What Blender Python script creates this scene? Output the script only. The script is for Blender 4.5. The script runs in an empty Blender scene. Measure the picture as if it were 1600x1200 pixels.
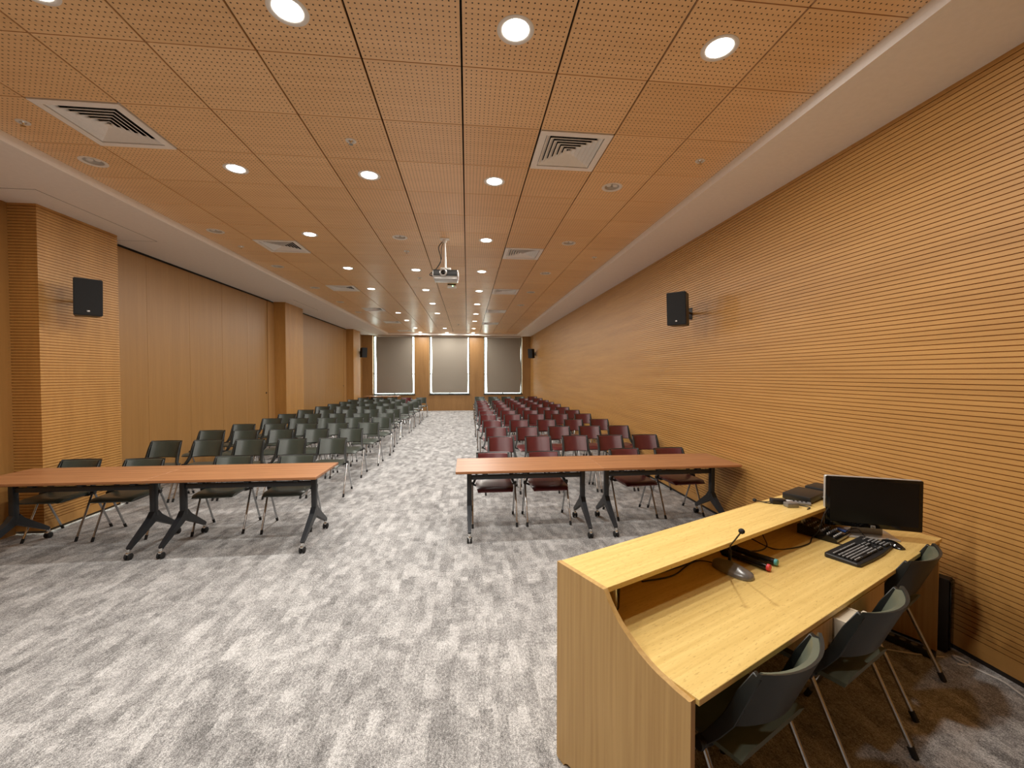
import bpy, bmesh, math, random
from mathutils import Vector, Matrix

random.seed(7)
SC = bpy.context.scene
COL = SC.collection
R = math.radians

# ------------------------------------------------------------------ camera
cam_data = bpy.data.cameras.new('camera')
cam = bpy.data.objects.new('camera', cam_data)
COL.objects.link(cam)
cam.location = (0.0, 0.0, 1.732)
cam.rotation_euler = (math.pi/2 - 0.0234, 0.0, -0.1064)
cam_data.sensor_width = 36.0
cam_data.lens = 652.32*36/1600
cam_data.clip_start = 0.05
SC.camera = cam

# ------------------------------------------------------------------ daylight outside the windows
world = bpy.data.worlds.new('daylight')
SC.world = world
world.use_nodes = True
wbg = world.node_tree.nodes['Background']
wbg.inputs[0].default_value = (0.90, 1.0, 0.93, 1)
wbg.inputs[1].default_value = 5.0

# ------------------------------------------------------------------ exposure
SC.view_settings.view_transform = 'Standard'
SC.view_settings.look = 'None'
SC.view_settings.exposure = 0.80
SC.view_settings.gamma = 1.0
SC.view_settings.use_curve_mapping = False
SC.cycles.use_denoising = True
SC.cycles.sample_clamp_indirect = 5.0
SC.cycles.caustics_reflective = False
SC.cycles.caustics_refractive = False
SC.cycles.max_bounces = 8
SC.cycles.diffuse_bounces = 5

LAMP_W = 15.0
LAMP_COL = (1.0, 0.965, 0.905)

# ------------------------------------------------------------------ room constants (metres)
CZ, SZ = 3.636, 3.556            # tile ceiling, plaster soffit
XW, YF, YB = 3.044, 20.04, -2.85 # right wall, window wall, wall behind the camera
XP, XC = -4.86, -4.58            # partition plane, column face
XE, XL = 2.352, -3.611           # edges of the tile ceiling
GX, GS = -0.0299, 0.6
GY, GD = 2.646, 0.6085

# ------------------------------------------------------------------ materials
def lin(c):
    return tuple(((v/255)/12.92 if v/255 <= 0.04045 else ((v/255+0.055)/1.055)**2.4) for v in c)

class NT:
    """small helper to write node trees"""
    def __init__(self, name):
        self.m = bpy.data.materials.new(name)
        self.m.use_nodes = True
        self.t = self.m.node_tree
        self.b = self.t.nodes['Principled BSDF']
    def n(self, kind, **kw):
        nd = self.t.nodes.new(kind)
        for k, v in kw.items():
            setattr(nd, k, v)
        return nd
    def l(self, a, b):
        self.t.links.new(a, b)
    def math(self, op, a, b=None, c=None):
        nd = self.n('ShaderNodeMath', operation=op)
        for i, v in enumerate((a, b, c)):
            if v is None: continue
            if isinstance(v, (int, float)): nd.inputs[i].default_value = v
            else: self.l(v, nd.inputs[i])
        return nd.outputs[0]
    def coords(self, scale=(1, 1, 1), rot=(0, 0, 0)):
        tc = self.n('ShaderNodeTexCoord')
        mp = self.n('ShaderNodeMapping')
        mp.inputs['Scale'].default_value = scale
        mp.inputs['Rotation'].default_value = rot
        self.l(tc.outputs['Object'], mp.inputs['Vector'])
        return mp.outputs['Vector']
    def noise(self, vec, scale=1.0, detail=3.0, rough=0.55):
        nd = self.n('ShaderNodeTexNoise')
        nd.inputs['Scale'].default_value = scale
        nd.inputs['Detail'].default_value = detail
        nd.inputs['Roughness'].default_value = rough
        self.l(vec, nd.inputs['Vector'])
        return nd.outputs['Fac']
    def ramp(self, fac, stops):
        nd = self.n('ShaderNodeValToRGB')
        el = nd.color_ramp.elements
        while len(el) < len(stops): el.new(0.5)
        for e, (p, c) in zip(el, stops):
            e.position = p; e.color = (*c, 1)
        self.l(fac, nd.inputs[0])
        return nd.outputs[0]
    def mix(self, fac, a, b, mode='MIX'):
        nd = self.n('ShaderNodeMix', data_type='RGBA', blend_type=mode)
        for sock, v in ((nd.inputs[0], fac), (nd.inputs[6], a), (nd.inputs[7], b)):
            if isinstance(v, (int, float)): sock.default_value = v
            elif isinstance(v, tuple): sock.default_value = (*v, 1)
            else: self.l(v, sock)
        return nd.outputs[2]
    def bump(self, h, dist=0.002, strength=0.4):
        nd = self.n('ShaderNodeBump')
        nd.inputs['Distance'].default_value = dist
        nd.inputs['Strength'].default_value = strength
        self.l(h, nd.inputs['Height'])
        self.l(nd.outputs[0], self.b.inputs['Normal'])
    def base(self, sock): self.l(sock, self.b.inputs['Base Color'])
    def rough(self, v): self.b.inputs['Roughness'].default_value = v

def plain(name, col, rough=0.5, metal=0.0, var=0.06, scale=40.0, spec=0.5, coat=0.0):
    m = NT(name)
    f = m.noise(m.coords(), scale, 2.0)
    lo = tuple(max(0, c*(1-var)) for c in col); hi = tuple(min(1, c*(1+var)) for c in col)
    m.base(m.ramp(f, [(0.3, lo), (0.7, hi)]))
    m.rough(rough)
    m.b.inputs['Metallic'].default_value = metal
    m.b.inputs['Specular IOR Level'].default_value = spec
    m.b.inputs['Coat Weight'].default_value = coat
    return m.m

def veneer(name, dark, light, grain=(14, 0.7, 14), rough=0.42, fleck=0.25, bump=0.0):
    """wood veneer; grain runs along the axis with the small number"""
    m = NT(name)
    v = m.coords(grain)
    f1 = m.noise(v, 1.0, 4.0, 0.6)
    v2 = m.coords(tuple(g*7 for g in grain))
    f2 = m.noise(v2, 1.0, 2.0, 0.5)
    f = m.math('ADD', m.math('MULTIPLY', f1, 1-fleck), m.math('MULTIPLY', f2, fleck))
    m.base(m.ramp(f, [(0.32, dark), (0.68, light)]))
    m.rough(rough)
    return m.m

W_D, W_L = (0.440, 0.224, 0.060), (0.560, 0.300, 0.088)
M = {}
M['wall_wood'] = veneer('wall_veneer', W_D, W_L, (10, 0.5, 10), 0.45)
M['pillar_wood'] = veneer('pillar_veneer', W_D, W_L, (6, 6, 0.8), 0.45)
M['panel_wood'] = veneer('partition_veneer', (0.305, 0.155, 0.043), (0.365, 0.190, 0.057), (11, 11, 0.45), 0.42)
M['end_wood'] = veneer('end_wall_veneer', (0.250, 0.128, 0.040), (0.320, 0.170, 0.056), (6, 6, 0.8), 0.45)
M['plaster'] = plain('white_plaster', (0.86, 0.83, 0.79), 0.85, var=0.02, scale=25)
M['black_gap'] = plain('black_gap', (0.012, 0.010, 0.008), 0.9)
M['skirting'] = plain('dark_skirting', (0.020, 0.014, 0.010), 0.7)
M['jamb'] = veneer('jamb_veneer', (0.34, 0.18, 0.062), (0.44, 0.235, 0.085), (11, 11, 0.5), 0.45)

def carpet():
    m = NT('carpet_tiles')
    tc = m.n('ShaderNodeTexCoord')
    wob = m.n('ShaderNodeTexNoise'); wob.inputs['Scale'].default_value = 130.0; wob.inputs['Detail'].default_value = 1.0
    m.l(tc.outputs['Object'], wob.inputs['Vector'])
    sep = m.n('ShaderNodeSeparateXYZ'); m.l(tc.outputs['Object'], sep.inputs[0])
    x = m.math('ADD', sep.outputs[0], m.math('MULTIPLY', m.math('SUBTRACT', wob.outputs['Fac'], 0.5), 0.030))
    y = m.math('ADD', sep.outputs[1], m.math('MULTIPLY', m.math('SUBTRACT', wob.outputs['Fac'], 0.5), 0.075))
    def blocks(w, h, seed):
        cx = m.math('FLOOR', m.math('DIVIDE', x, w))
        off = m.n('ShaderNodeTexWhiteNoise', noise_dimensions='2D')
        cmb = m.n('ShaderNodeCombineXYZ'); m.l(cx, cmb.inputs[0]); cmb.inputs[1].default_value = seed
        m.l(cmb.outputs[0], off.inputs['Vector'])
        cy = m.math('FLOOR', m.math('ADD', m.math('DIVIDE', y, h), m.math('MULTIPLY', off.outputs['Value'], 7.0)))
        wn = m.n('ShaderNodeTexWhiteNoise', noise_dimensions='3D')
        c2 = m.n('ShaderNodeCombineXYZ'); m.l(cx, c2.inputs[0]); m.l(cy, c2.inputs[1]); c2.inputs[2].default_value = seed
        m.l(c2.outputs[0], wn.inputs['Vector'])
        return wn.outputs['Value']
    b1 = blocks(0.125, 0.24, 1.3); b2 = blocks(0.0625, 0.16, 4.7); b3 = blocks(0.05, 0.075, 8.1)
    soft = m.noise(m.coords((9, 3.0, 1)), 1.0, 4.0, 0.65)
    wide = m.noise(m.coords((1.5, 0.6, 1)), 1.0, 2.0)
    f = m.math('MULTIPLY', b1, 0.13)
    f = m.math('ADD', f, m.math('MULTIPLY', b2, 0.17))
    f = m.math('ADD', f, m.math('MULTIPLY', b3, 0.16))
    f = m.math('ADD', f, m.math('MULTIPLY', soft, 0.39))
    f = m.math('ADD', f, m.math('MULTIPLY', wide, 0.15))
    pile = m.noise(m.coords((1, 1, 1)), 210.0, 2.0, 0.7)
    pile2 = m.noise(m.coords((1, 0.55, 1)), 90.0, 2.0, 0.7)
    f = m.math('ADD', f, m.math('MULTIPLY', m.math('SUBTRACT', pile, 0.5), 1.5))
    f = m.math('ADD', f, m.math('MULTIPLY', m.math('SUBTRACT', pile2, 0.5), 0.95))
    # faint plank joints
    jx = m.math('LESS_THAN', m.math('ABSOLUTE', m.math('SUBTRACT', m.math('FRACT', m.math('DIVIDE', x, 0.5)), 0.5)), 0.006)
    jy = m.math('LESS_THAN', m.math('ABSOLUTE', m.math('SUBTRACT', m.math('FRACT', m.math('DIVIDE', y, 1.0)), 0.5)), 0.003)
    j = m.math('MAXIMUM', jx, jy)
    f = m.math('SUBTRACT', f, m.math('MULTIPLY', j, 0.06))
    m.base(m.ramp(f, [(0.16, (0.120, 0.118, 0.117)), (0.50, (0.352, 0.350, 0.346)), (0.82, (0.690, 0.688, 0.682))]))
    m.rough(0.95); m.b.inputs['Specular IOR Level'].default_value = 0.1
    m.bump(pile, 0.004, 0.5)
    return m.m
M['carpet'] = carpet()

def perforated():
    m = NT('perforated_ceiling_panel')
    tc = m.n('ShaderNodeTexCoord')
    sep = m.n('ShaderNodeSeparateXYZ'); m.l(tc.outputs['Object'], sep.inputs[0])
    def cell(s, o, size):
        t = m.math('SUBTRACT', s, o)
        q = m.math('MULTIPLY', m.math('FRACT', m.math('DIVIDE', t, size)), size)
        pitch = size/18.75
        k = m.math('DIVIDE', m.math('SUBTRACT', q, (size-18*pitch)/2), pitch)
        inside = m.math('MULTIPLY', m.math('GREATER_THAN', k, 0.0), m.math('LESS_THAN', k, 18.0))
        return m.math('SUBTRACT', m.math('FRACT', k), 0.5), inside
    u, iu = cell(sep.outputs[0], GX, GS)
    v, iv = cell(sep.outputs[1], GY, GD)
    r2 = m.math('ADD', m.math('MULTIPLY', u, u), m.math('MULTIPLY', v, v))
    hole = m.math('MULTIPLY', m.math('LESS_THAN', r2, 0.145**2), m.math('MULTIPLY', iu, iv))
    # each panel has its own tone
    wn = m.n('ShaderNodeTexWhiteNoise', noise_dimensions='2D')
    cm = m.n('ShaderNodeCombineXYZ')
    m.l(m.math('FLOOR', m.math('DIVIDE', m.math('SUBTRACT', sep.outputs[0], GX), GS)), cm.inputs[0])
    m.l(m.math('FLOOR', m.math('DIVIDE', m.math('SUBTRACT', sep.outputs[1], GY), GD)), cm.inputs[1])
    m.l(cm.outputs[0], wn.inputs['Vector'])
    g = m.noise(m.coords((0.8, 22, 1)), 1.0, 4.0, 0.6)
    f = m.math('ADD', m.math('MULTIPLY', g, 0.75), m.math('MULTIPLY', wn.outputs['Value'], 0.25))
    wood = m.ramp(f, [(0.28, (0.780, 0.500, 0.255)), (0.66, (0.900, 0.610, 0.335))])
    m.base(m.mix(hole, wood, (0.060, 0.028, 0.012)))
    m.rough(0.34); m.b.inputs['Specular IOR Level'].default_value = 0.4
    return m.m
M['tiles'] = perforated()

def bamboo():
    m = NT('bamboo_board')
    v = m.coords((2.2, 55, 55)); strips = m.noise(v, 1.0, 2.0, 0.5)
    fl = m.noise(m.coords((30, 170, 170)), 1.0, 2.0, 0.6)
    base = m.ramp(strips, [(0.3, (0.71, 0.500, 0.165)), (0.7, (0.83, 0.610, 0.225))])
    fm = m.ramp(fl, [(0.60, (0, 0, 0)), (0.68, (1, 1, 1))])
    col = m.mix(m.math('MULTIPLY', fm, 0.55), base, (0.46, 0.27, 0.075))
    m.base(col); m.rough(0.38)
    return m.m
M['bamboo'] = bamboo()
def bamboo_up():
    m = NT('bamboo_board_upright')
    strips = m.noise(m.coords((55, 55, 1.4)), 1.0, 2.0, 0.5)
    fl = m.noise(m.coords((120, 120, 14)), 1.0, 3.0, 0.6)
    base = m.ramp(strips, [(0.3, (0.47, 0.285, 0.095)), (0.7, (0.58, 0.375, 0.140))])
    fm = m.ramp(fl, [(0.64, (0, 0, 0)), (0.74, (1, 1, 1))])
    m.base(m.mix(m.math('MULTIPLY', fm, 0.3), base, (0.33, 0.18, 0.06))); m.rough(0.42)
    return m.m
M['bamboo_up'] = bamboo_up()
M['oak_top'] = veneer('oak_table_veneer', (0.270, 0.110, 0.044), (0.500, 0.240, 0.105), (0.9, 26, 26), 0.40, 0.35)
M['oak_edge'] = plain('dark_table_edge', (0.10, 0.045, 0.02), 0.5)
M['anthracite'] = plain('anthracite_powder_coat', (0.020, 0.024, 0.030), 0.42)
M['chrome'] = plain('chrome_tube', (0.46, 0.47, 0.48), 0.18, 1.0, var=0.02)
M['satin'] = plain('polished_metal', (0.78, 0.78, 0.76), 0.2, 1.0, var=0.02)
M['black_plastic'] = plain('black_plastic', (0.012, 0.012, 0.012), 0.45)
M['chair_shell'] = plain('chair_shell_plastic', (0.014, 0.017, 0.016), 0.40)
M['rubber'] = plain('black_rubber', (0.010, 0.010, 0.010), 0.75)
def leather(name, c, rough=0.31):
    m = NT(name)
    f = m.noise(m.coords(), 260.0, 2.0)
    g = m.noise(m.coords(), 6.0, 2.0)
    m.base(m.ramp(g, [(0.3, tuple(x*0.86 for x in c)), (0.7, tuple(x*1.12 for x in c))]))
    m.rough(rough); m.bump(f, 0.0006, 0.3)
    return m.m
M['green'] = leather('dark_green_leatherette', (0.050, 0.062, 0.050))
M['sage'] = leather('grey_green_leatherette', (0.110, 0.125, 0.090), 0.42)
M['red'] = leather('dark_red_leatherette', (0.108, 0.019, 0.021))
M['white_metal'] = plain('white_enamel', (0.80, 0.78, 0.74), 0.4, var=0.02)
M['vent_white'] = plain('vent_enamel', (0.90, 0.88, 0.84), 0.45, var=0.02)
M['grey_glass'] = plain('grey_lamp_glass', (0.42, 0.38, 0.33), 0.25, var=0.05)
M['steel_grey'] = plain('grey_plastic', (0.22, 0.22, 0.22), 0.4)
M['silver'] = plain('silver_plastic', (0.50, 0.49, 0.47), 0.3, 0.35)
M['dark_silver'] = plain('dark_silver_plastic', (0.24, 0.24, 0.235), 0.34, 0.45)
M['screen'] = plain('dark_screen', (0.004, 0.004, 0.004), 0.28, var=0.0)
M['gloss_black'] = plain('gloss_black', (0.006, 0.006, 0.006), 0.12)
M['key'] = plain('key_plastic', (0.018, 0.018, 0.019), 0.5)
M['legend'] = plain('printed_white', (0.60, 0.60, 0.58), 0.6)
M['blue'] = plain('blue_plastic', (0.03, 0.10, 0.36), 0.4)
M['teal'] = plain('teal_plastic', (0.10, 0.42, 0.45), 0.4)
M['red_plastic'] = plain('red_plastic', (0.72, 0.05, 0.06), 0.4)
M['white_cable'] = plain('white_cable', (0.72, 0.70, 0.66), 0.5)
M['mdf_white'] = plain('white_melamine', (0.66, 0.60, 0.48), 0.5, var=0.03)
M['speaker_cloth'] = plain('speaker_cloth', (0.010, 0.011, 0.012), 0.8, var=0.3, scale=300)

def emit(name, col, s):
    m = NT(name)
    f = m.noise(m.coords(), 30.0, 1.0)
    m.l(m.ramp(f, [(0.2, tuple(c*0.97 for c in col)), (0.8, col)]), m.b.inputs['Emission Color'])
    m.b.inputs['Emission Strength'].default_value = s
    m.b.inputs['Base Color'].default_value = (0.8, 0.8, 0.8, 1)
    return m.m
M['lamp_on'] = emit('lit_lamp_diffuser', (1.0, 0.96, 0.88), 6.0)
M['led_green'] = emit('green_status_light', (0.2, 1.0, 0.35), 6.0)

def blind_mat():
    m = NT('roller_blind_fabric')
    f = m.noise(m.coords((300, 1, 300)), 1.0, 2.0)
    m.base(m.ramp(f, [(0.3, (0.245, 0.215, 0.172)), (0.7, (0.285, 0.25, 0.203))]))
    m.rough(0.9)
    tr = m.n('ShaderNodeBsdfTranslucent'); tr.inputs[0].default_value = (0.55, 0.52, 0.46, 1)
    mx = m.n('ShaderNodeMixShader'); mx.inputs[0].default_value = 0.025
    out = m.t.nodes['Material Output']
    m.l(m.b.outputs[0], mx.inputs[1]); m.l(tr.outputs[0], mx.inputs[2]); m.l(mx.outputs[0], out.inputs[0])
    return m.m
M['blind'] = blind_mat()
def pane_mat():
    m = NT('window_glass')
    tr = m.n('ShaderNodeBsdfTransparent'); tr.inputs[0].default_value = (0.93, 0.97, 0.95, 1)
    gl = m.n('ShaderNodeBsdfGlossy'); gl.inputs['Roughness'].default_value = 0.05
    mx = m.n('ShaderNodeMixShader'); mx.inputs[0].default_value = 0.08
    out = m.t.nodes['Material Output']
    m.l(tr.outputs[0], mx.inputs[1]); m.l(gl.outputs[0], mx.inputs[2]); m.l(mx.outputs[0], out.inputs[0])
    return m.m
M['pane'] = pane_mat()
def clear_mat():
    m = NT('clear_glass')
    tr = m.n('ShaderNodeBsdfTransparent'); tr.inputs[0].default_value = (0.96, 0.95, 0.93, 1)
    gl = m.n('ShaderNodeBsdfGlossy'); gl.inputs['Roughness'].default_value = 0.06
    lw = m.n('ShaderNodeLayerWeight'); lw.inputs[0].default_value = 0.35
    mx = m.n('ShaderNodeMixShader')
    out = m.t.nodes['Material Output']
    m.l(lw.outputs['Fresnel'], mx.inputs[0])
    m.l(tr.outputs[0], mx.inputs[1]); m.l(gl.outputs[0], mx.inputs[2]); m.l(mx.outputs[0], out.inputs[0])
    return m.m
M['clear'] = clear_mat()

# ------------------------------------------------------------------ geometry helpers
class MB:
    """collects shapes into ONE mesh"""
    def __init__(self):
        self.bm = bmesh.new()
        self.mi = 0
    def _new(self, before):
        for f in self.bm.faces:
            if f.index < 0 or f not in before: f.material_index = self.mi
    def slot(self, i):
        self.mi = i; return self
    def face(self, pts):
        vs = [self.bm.verts.new(p) for p in pts]
        f = self.bm.faces.new(vs); f.material_index = self.mi
        return f
    def box(self, c, s, bevel=0.0, seg=2, rz=0.0, mat=None, taper=None):
        x, y, z = (v/2 for v in s)
        co = [(-x,-y,-z),(x,-y,-z),(x,y,-z),(-x,y,-z),(-x,-y,z),(x,-y,z),(x,y,z),(-x,y,z)]
        if taper:
            co = [(a*(taper[0] if d > 0 else 1), b*(taper[1] if d > 0 else 1), d) for a, b, d in co]
        mt = Matrix.Translation(c) @ (mat if mat else Matrix.Rotation(rz, 4, 'Z'))
        vs = [self.bm.verts.new(mt @ Vector(p)) for p in co]
        fs = []
        for q in ((3,2,1,0),(4,5,6,7),(0,1,5,4),(1,2,6,5),(2,3,7,6),(3,0,4,7)):
            f = self.bm.faces.new([vs[i] for i in q]); f.material_index = self.mi; fs.append(f)
        if bevel:
            es = list({e for f in fs for e in f.edges})
            r = bmesh.ops.bevel(self.bm, geom=es, offset=bevel, segments=seg, profile=0.5, affect='EDGES')
            for f in r['faces']: f.material_index = self.mi
        return self
    def rings(self, rings, close=True, caps=True):
        vr = [[self.bm.verts.new(p) for p in r] for r in rings]
        n = len(vr[0])
        for a, b in zip(vr, vr[1:]):
            for i in range(n if close else n-1):
                f = self.bm.faces.new((a[i], a[(i+1) % n], b[(i+1) % n], b[i])); f.material_index = self.mi
        if caps:
            for r, rev in ((vr[0], True), (vr[-1], False)):
                f = self.bm.faces.new(list(reversed(r)) if rev else r); f.material_index = self.mi
        return self
    def tube(self, pts, r, seg=8, caps=True, flat=1.0):
        pts = [Vector(p) for p in pts]
        rs = r if isinstance(r, (list, tuple)) else [r]*len(pts)
        rings = []; up = None
        for i, p in enumerate(pts):
            d = (pts[min(i+1, len(pts)-1)] - pts[max(i-1, 0)]).normalized()
            if up is None:
                up = Vector((0, 0, 1)) if abs(d.z) < 0.9 else Vector((1, 0, 0))
            sx = d.cross(up).normalized(); up = sx.cross(d).normalized()
            rings.append([p + sx*math.cos(t)*rs[i] + up*math.sin(t)*rs[i]*flat for t in (2*math.pi*k/seg for k in range(seg))])
        return self.rings(rings, True, caps)
    def bar(self, pts, sizes, ref):
        """rectangular bar along pts; sizes = (w along ref, t across)"""
        pts = [Vector(p) for p in pts]; rings = []
        for i, p in enumerate(pts):
            d = (pts[min(i+1, len(pts)-1)] - pts[max(i-1, 0)]).normalized()
            a = (Vector(ref) - d*d.dot(Vector(ref))).normalized(); b = d.cross(a)
            w, t = sizes[i] if isinstance(sizes, list) else sizes
            rings.append([p+a*w/2+b*t/2, p-a*w/2+b*t/2, p-a*w/2-b*t/2, p+a*w/2-b*t/2])
        return self.rings(rings)
    def lathe(self, prof, c=(0, 0, 0), seg=24, axis='Z', caps=False):
        rings = []
        for r, z in prof:
            ring = []
            for k in range(seg):
                t = 2*math.pi*k/seg
                p = (r*math.cos(t), r*math.sin(t), z)
                if axis == 'X': p = (p[2], p[0], p[1])
                if axis == 'Y': p = (p[0], -p[2], p[1])
                ring.append(Vector(p)+Vector(c))
            rings.append(ring)
        return self.rings(rings, True, caps)
    def prism(self, poly, a0, a1, axis='X'):
        """poly of 2D points, extruded from a0 to a1 along axis"""
        def P(p, a):
            return {'X': (a, p[0], p[1]), 'Y': (p[0], a, p[1]), 'Z': (p[0], p[1], a)}[axis]
        return self.rings([[P(p, a0) for p in poly], [P(p, a1) for p in poly]])
    def sheet(self, fn, nu, nv, thick):
        """slab: fn(u, v) -> point in front surface; thick = offset vector function or vector"""
        F = [[Vector(fn(i/nu, j/nv)) for i in range(nu+1)] for j in range(nv+1)]
        T = Vector(thick)
        a = [[self.bm.verts.new(p) for p in r] for r in F]
        b = [[self.bm.verts.new(p+T) for p in r] for r in F]
        def q(*v):
            f = self.bm.faces.new(v); f.material_index = self.mi
        for j in range(nv):
            for i in range(nu):
                q(a[j][i], a[j][i+1], a[j+1][i+1], a[j+1][i])
                q(b[j+1][i], b[j+1][i+1], b[j][i+1], b[j][i])
        for i in range(nu):
            q(a[0][i+1], a[0][i], b[0][i], b[0][i+1]); q(a[nv][i], a[nv][i+1], b[nv][i+1], b[nv][i])
        for j in range(nv):
            q(a[j][0], a[j+1][0], b[j+1][0], b[j][0]); q(a[j+1][nu], a[j][nu], b[j][nu], b[j+1][nu])
        return self
    def build(self, name, mat, parent=None, loc=(0, 0, 0), rz=0.0, smooth=35, fix=True, label=None):
        if fix: bmesh.ops.recalc_face_normals(self.bm, faces=self.bm.faces[:])
        me = bpy.data.meshes.new(name)
        self.bm.to_mesh(me); self.bm.free()
        for mm in (mat if isinstance(mat, (list, tuple)) else [mat]): me.materials.append(mm)
        if smooth:
            for p in me.polygons: p.use_smooth = True
            me.set_sharp_from_angle(angle=R(smooth))
        o = bpy.data.objects.new(name, me)
        COL.objects.link(o)
        o.location = loc; o.rotation_euler = (0, 0, rz)
        if parent: o.parent = parent
        if label: o['label'] = label
        return o

def tag(o, label, cat, group=None, kind=None):
    o['label'] = label; o['category'] = cat
    if group: o['group'] = group
    if kind: o['kind'] = kind
    return o
def thing(name, label, cat, loc=(0, 0, 0), rz=0.0, group=None, kind=None):
    o = bpy.data.objects.new(name, None)
    COL.objects.link(o)
    o.empty_display_size = 0.1
    o.location = loc; o.rotation_euler = (0, 0, rz)
    return tag(o, label, cat, group, kind)
def struct(o, label=None, cat=None):
    o['kind'] = 'structure'
    if label: o['label'] = label
    if cat: o['category'] = cat
    return o
def copy_tree(src, loc, rz, label, group=None):
    r = src.copy(); COL.objects.link(r)
    r.location = loc; r.rotation_euler = (0, 0, rz); r['label'] = label
    if group: r['group'] = group
    for ch in KIDS[src.name]:
        c = ch.copy(); COL.objects.link(c); c.parent = r
        for g in KIDS.get(ch.name, ()):
            d = g.copy(); COL.objects.link(d); d.parent = c
    return r
KIDS = {}
def remember(o):
    KIDS[o.name] = [c for c in bpy.data.objects if c.parent == o]
    for c in KIDS[o.name]: remember(c)
    return o

# ================================================================== ROOM
b = MB(); b.face([(XP-.3, YB, 0), (XW+.3, YB, 0), (XW+.3, YF+.3, 0), (XP-.3, YF+.3, 0)])
struct(b.build('floor', M['carpet'], fix=False), 'grey block-patterned carpet floor of the meeting room', 'floor')

# --- lamps and vents decide which ceiling cells have holes
LIT = [(-4, -1), (-2, -1), (0, -1), (2, -1), (-4, 2), (-2, 2), (0, 2), (-4, 5), (0, 5),
       (-4, 8), (-2, 8), (0, 8), (-4, 11), (-2, 11), (0, 11), (-2, 14), (0, 14), (-4, 17), (-2, 17), (0, 17),
       (-4, 20), (0, 20), (-4, 24), (-2, 24), (0, 24), (-4, 27), (-2, 27), (0, 27),
       (-4, -4), (-2, -4)]
DIM = [(-6, 2), (2, 2), (-6, 5), (-2, 5), (2, 5), (-6, 8), (2, 8), (-6, 11), (2, 11), (-6, 14), (-6, 17), (2, 14), (2, 27)]
VENT = [(-5, 1), (1, 1), (-5, 6), (1, 6), (-5, 11), (1, 11), (-5, 16), (1, 16), (-5, 21), (1, 21), (-5, 26)]
HOLE_R = 0.086
def cell_centre(i, j): return GX+GS*(i+.5), GY+GD*(j+.5)

b = MB()
lamps = set(LIT) | set(DIM)
for i in range(-6, 4):
    for j in range(-9, 28):
        if (i, j) in VENT: continue
        x0, x1 = GX+GS*i+.0062, GX+GS*(i+1)-.0062
        y0, y1 = GY+GD*j+.0036, GY+GD*(j+1)-.0036
        if i == -6: x0 = XL
        if i == 3: x1 = XE
        q = [(x0, y0), (x1, y0), (x1, y1), (x0, y1)]
        for a, c in zip(q, q[1:]+q[:1]):
            b.face([(*a, CZ), (*c, CZ), (*c, CZ+.016), (*a, CZ+.016)])
        if (i, j) in lamps:
            cx, cy = cell_centre(i, j)
            n = 32
            inner, outer = [], []
            for k in range(n):
                t = 2*math.pi*(k+.5)/n
                dx, dy = math.cos(t), math.sin(t)
                inner.append((cx+HOLE_R*dx, cy+HOLE_R*dy))
                sc = min(((x1-cx) if dx > 0 else (cx-x0))/max(abs(dx), 1e-9), ((y1-cy) if dy > 0 else (cy-y0))/max(abs(dy), 1e-9))
                outer.append((cx+dx*sc, cy+dy*sc))
            corners = {}
            for k in range(n):
                k2 = (k+1) % n
                pts = [outer[k], outer[k2]]
                on = lambda p: ('x' if abs(abs(p[0]-cx)-max(abs(x0-cx), abs(x1-cx))) < 1e-4 or abs(p[0]-x0) < 1e-5 or abs(p[0]-x1) < 1e-5 else 'y')
                mid = []
                if on(outer[k]) != on(outer[k2]):
                    mx = x1 if (outer[k][0]+outer[k2][0])/2 > cx else x0
                    my = y1 if (outer[k][1]+outer[k2][1])/2 > cy else y0
                    mid = [(mx, my)]
                poly = [inner[k]] + [outer[k]] + mid + [outer[k2]] + [inner[k2]]
                b.face([(*p, CZ) for p in reversed(poly)])
        else:
            b.face([(*p, CZ) for p in reversed(q)])
ceil = b.build('ceiling', M['tiles'], fix=False, smooth=0)
struct(ceil, 'perforated wood panel ceiling with black joints and rows of lamps', 'ceiling')
b = MB(); b.box(((XL+XE)/2, (YB+YF)/2, CZ+.19), (XE-XL+.2, YF-YB+.2, .02))
YV = GY+GD*28+.034
for sx in (XE+.03, XL-.03): b.box((sx, (YB+YV)/2, CZ+.135), (.05, YV-YB+.1, .107))
for sy in (YV, YB-.03): b.box(((XL+XE)/2, sy, CZ+.135), (XE-XL+.1, .05, .107))
void = struct(b.build('ceiling_void', M['black_gap'], parent=ceil))

# --- plaster soffits with their vertical edge
def soffit(name, rects, edges, label):
    b = MB()
    for (x0, x1, y0, y1) in rects:
        b.box(((x0+x1)/2, (y0+y1)/2, SZ+.02), (x1-x0, y1-y0, .04))
    for (x0, x1, y0, y1) in edges:
        b.box(((x0+x1)/2, (y0+y1)/2, (SZ+.0405+CZ+.08)/2), (x1-x0, y1-y0, CZ+.08-SZ-.0405))
    return struct(b.build(name, M['plaster'], smooth=0), label, 'soffit')
YE = GY+GD*28+.004
soffit('trim_1', [(XE, XW+.05, YB, YF)], [(XE, XE+.06, YB, YF)], 'white plaster soffit strip along the fully grooved wood wall')
soffit('trim_3', [(XL, XE, YE, YF)], [(XL, XE, YE, YE+.06)], 'white plaster soffit strip above the three blinds')
COLS = [(5.02, 6.06), (11.16, 12.30), (17.50, 18.60)]
inner = []; ycur = YB
XG = -4.236
for (c0, c1) in COLS:
    p0, p1 = c0-.37, c1+.21
    inner.append((XP, XG, ycur, p0-.010)); inner.append((XP, XG-.010, p0, p1)); ycur = p1+.010
inner.append((XP, XG, ycur, YF))
soffit('trim_2', inner+[(XG, XL, YB, YF)], [(XL-.06, XL, YB, YF)], 'white plaster soffit strip above the folding partitions and pillars')
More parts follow.
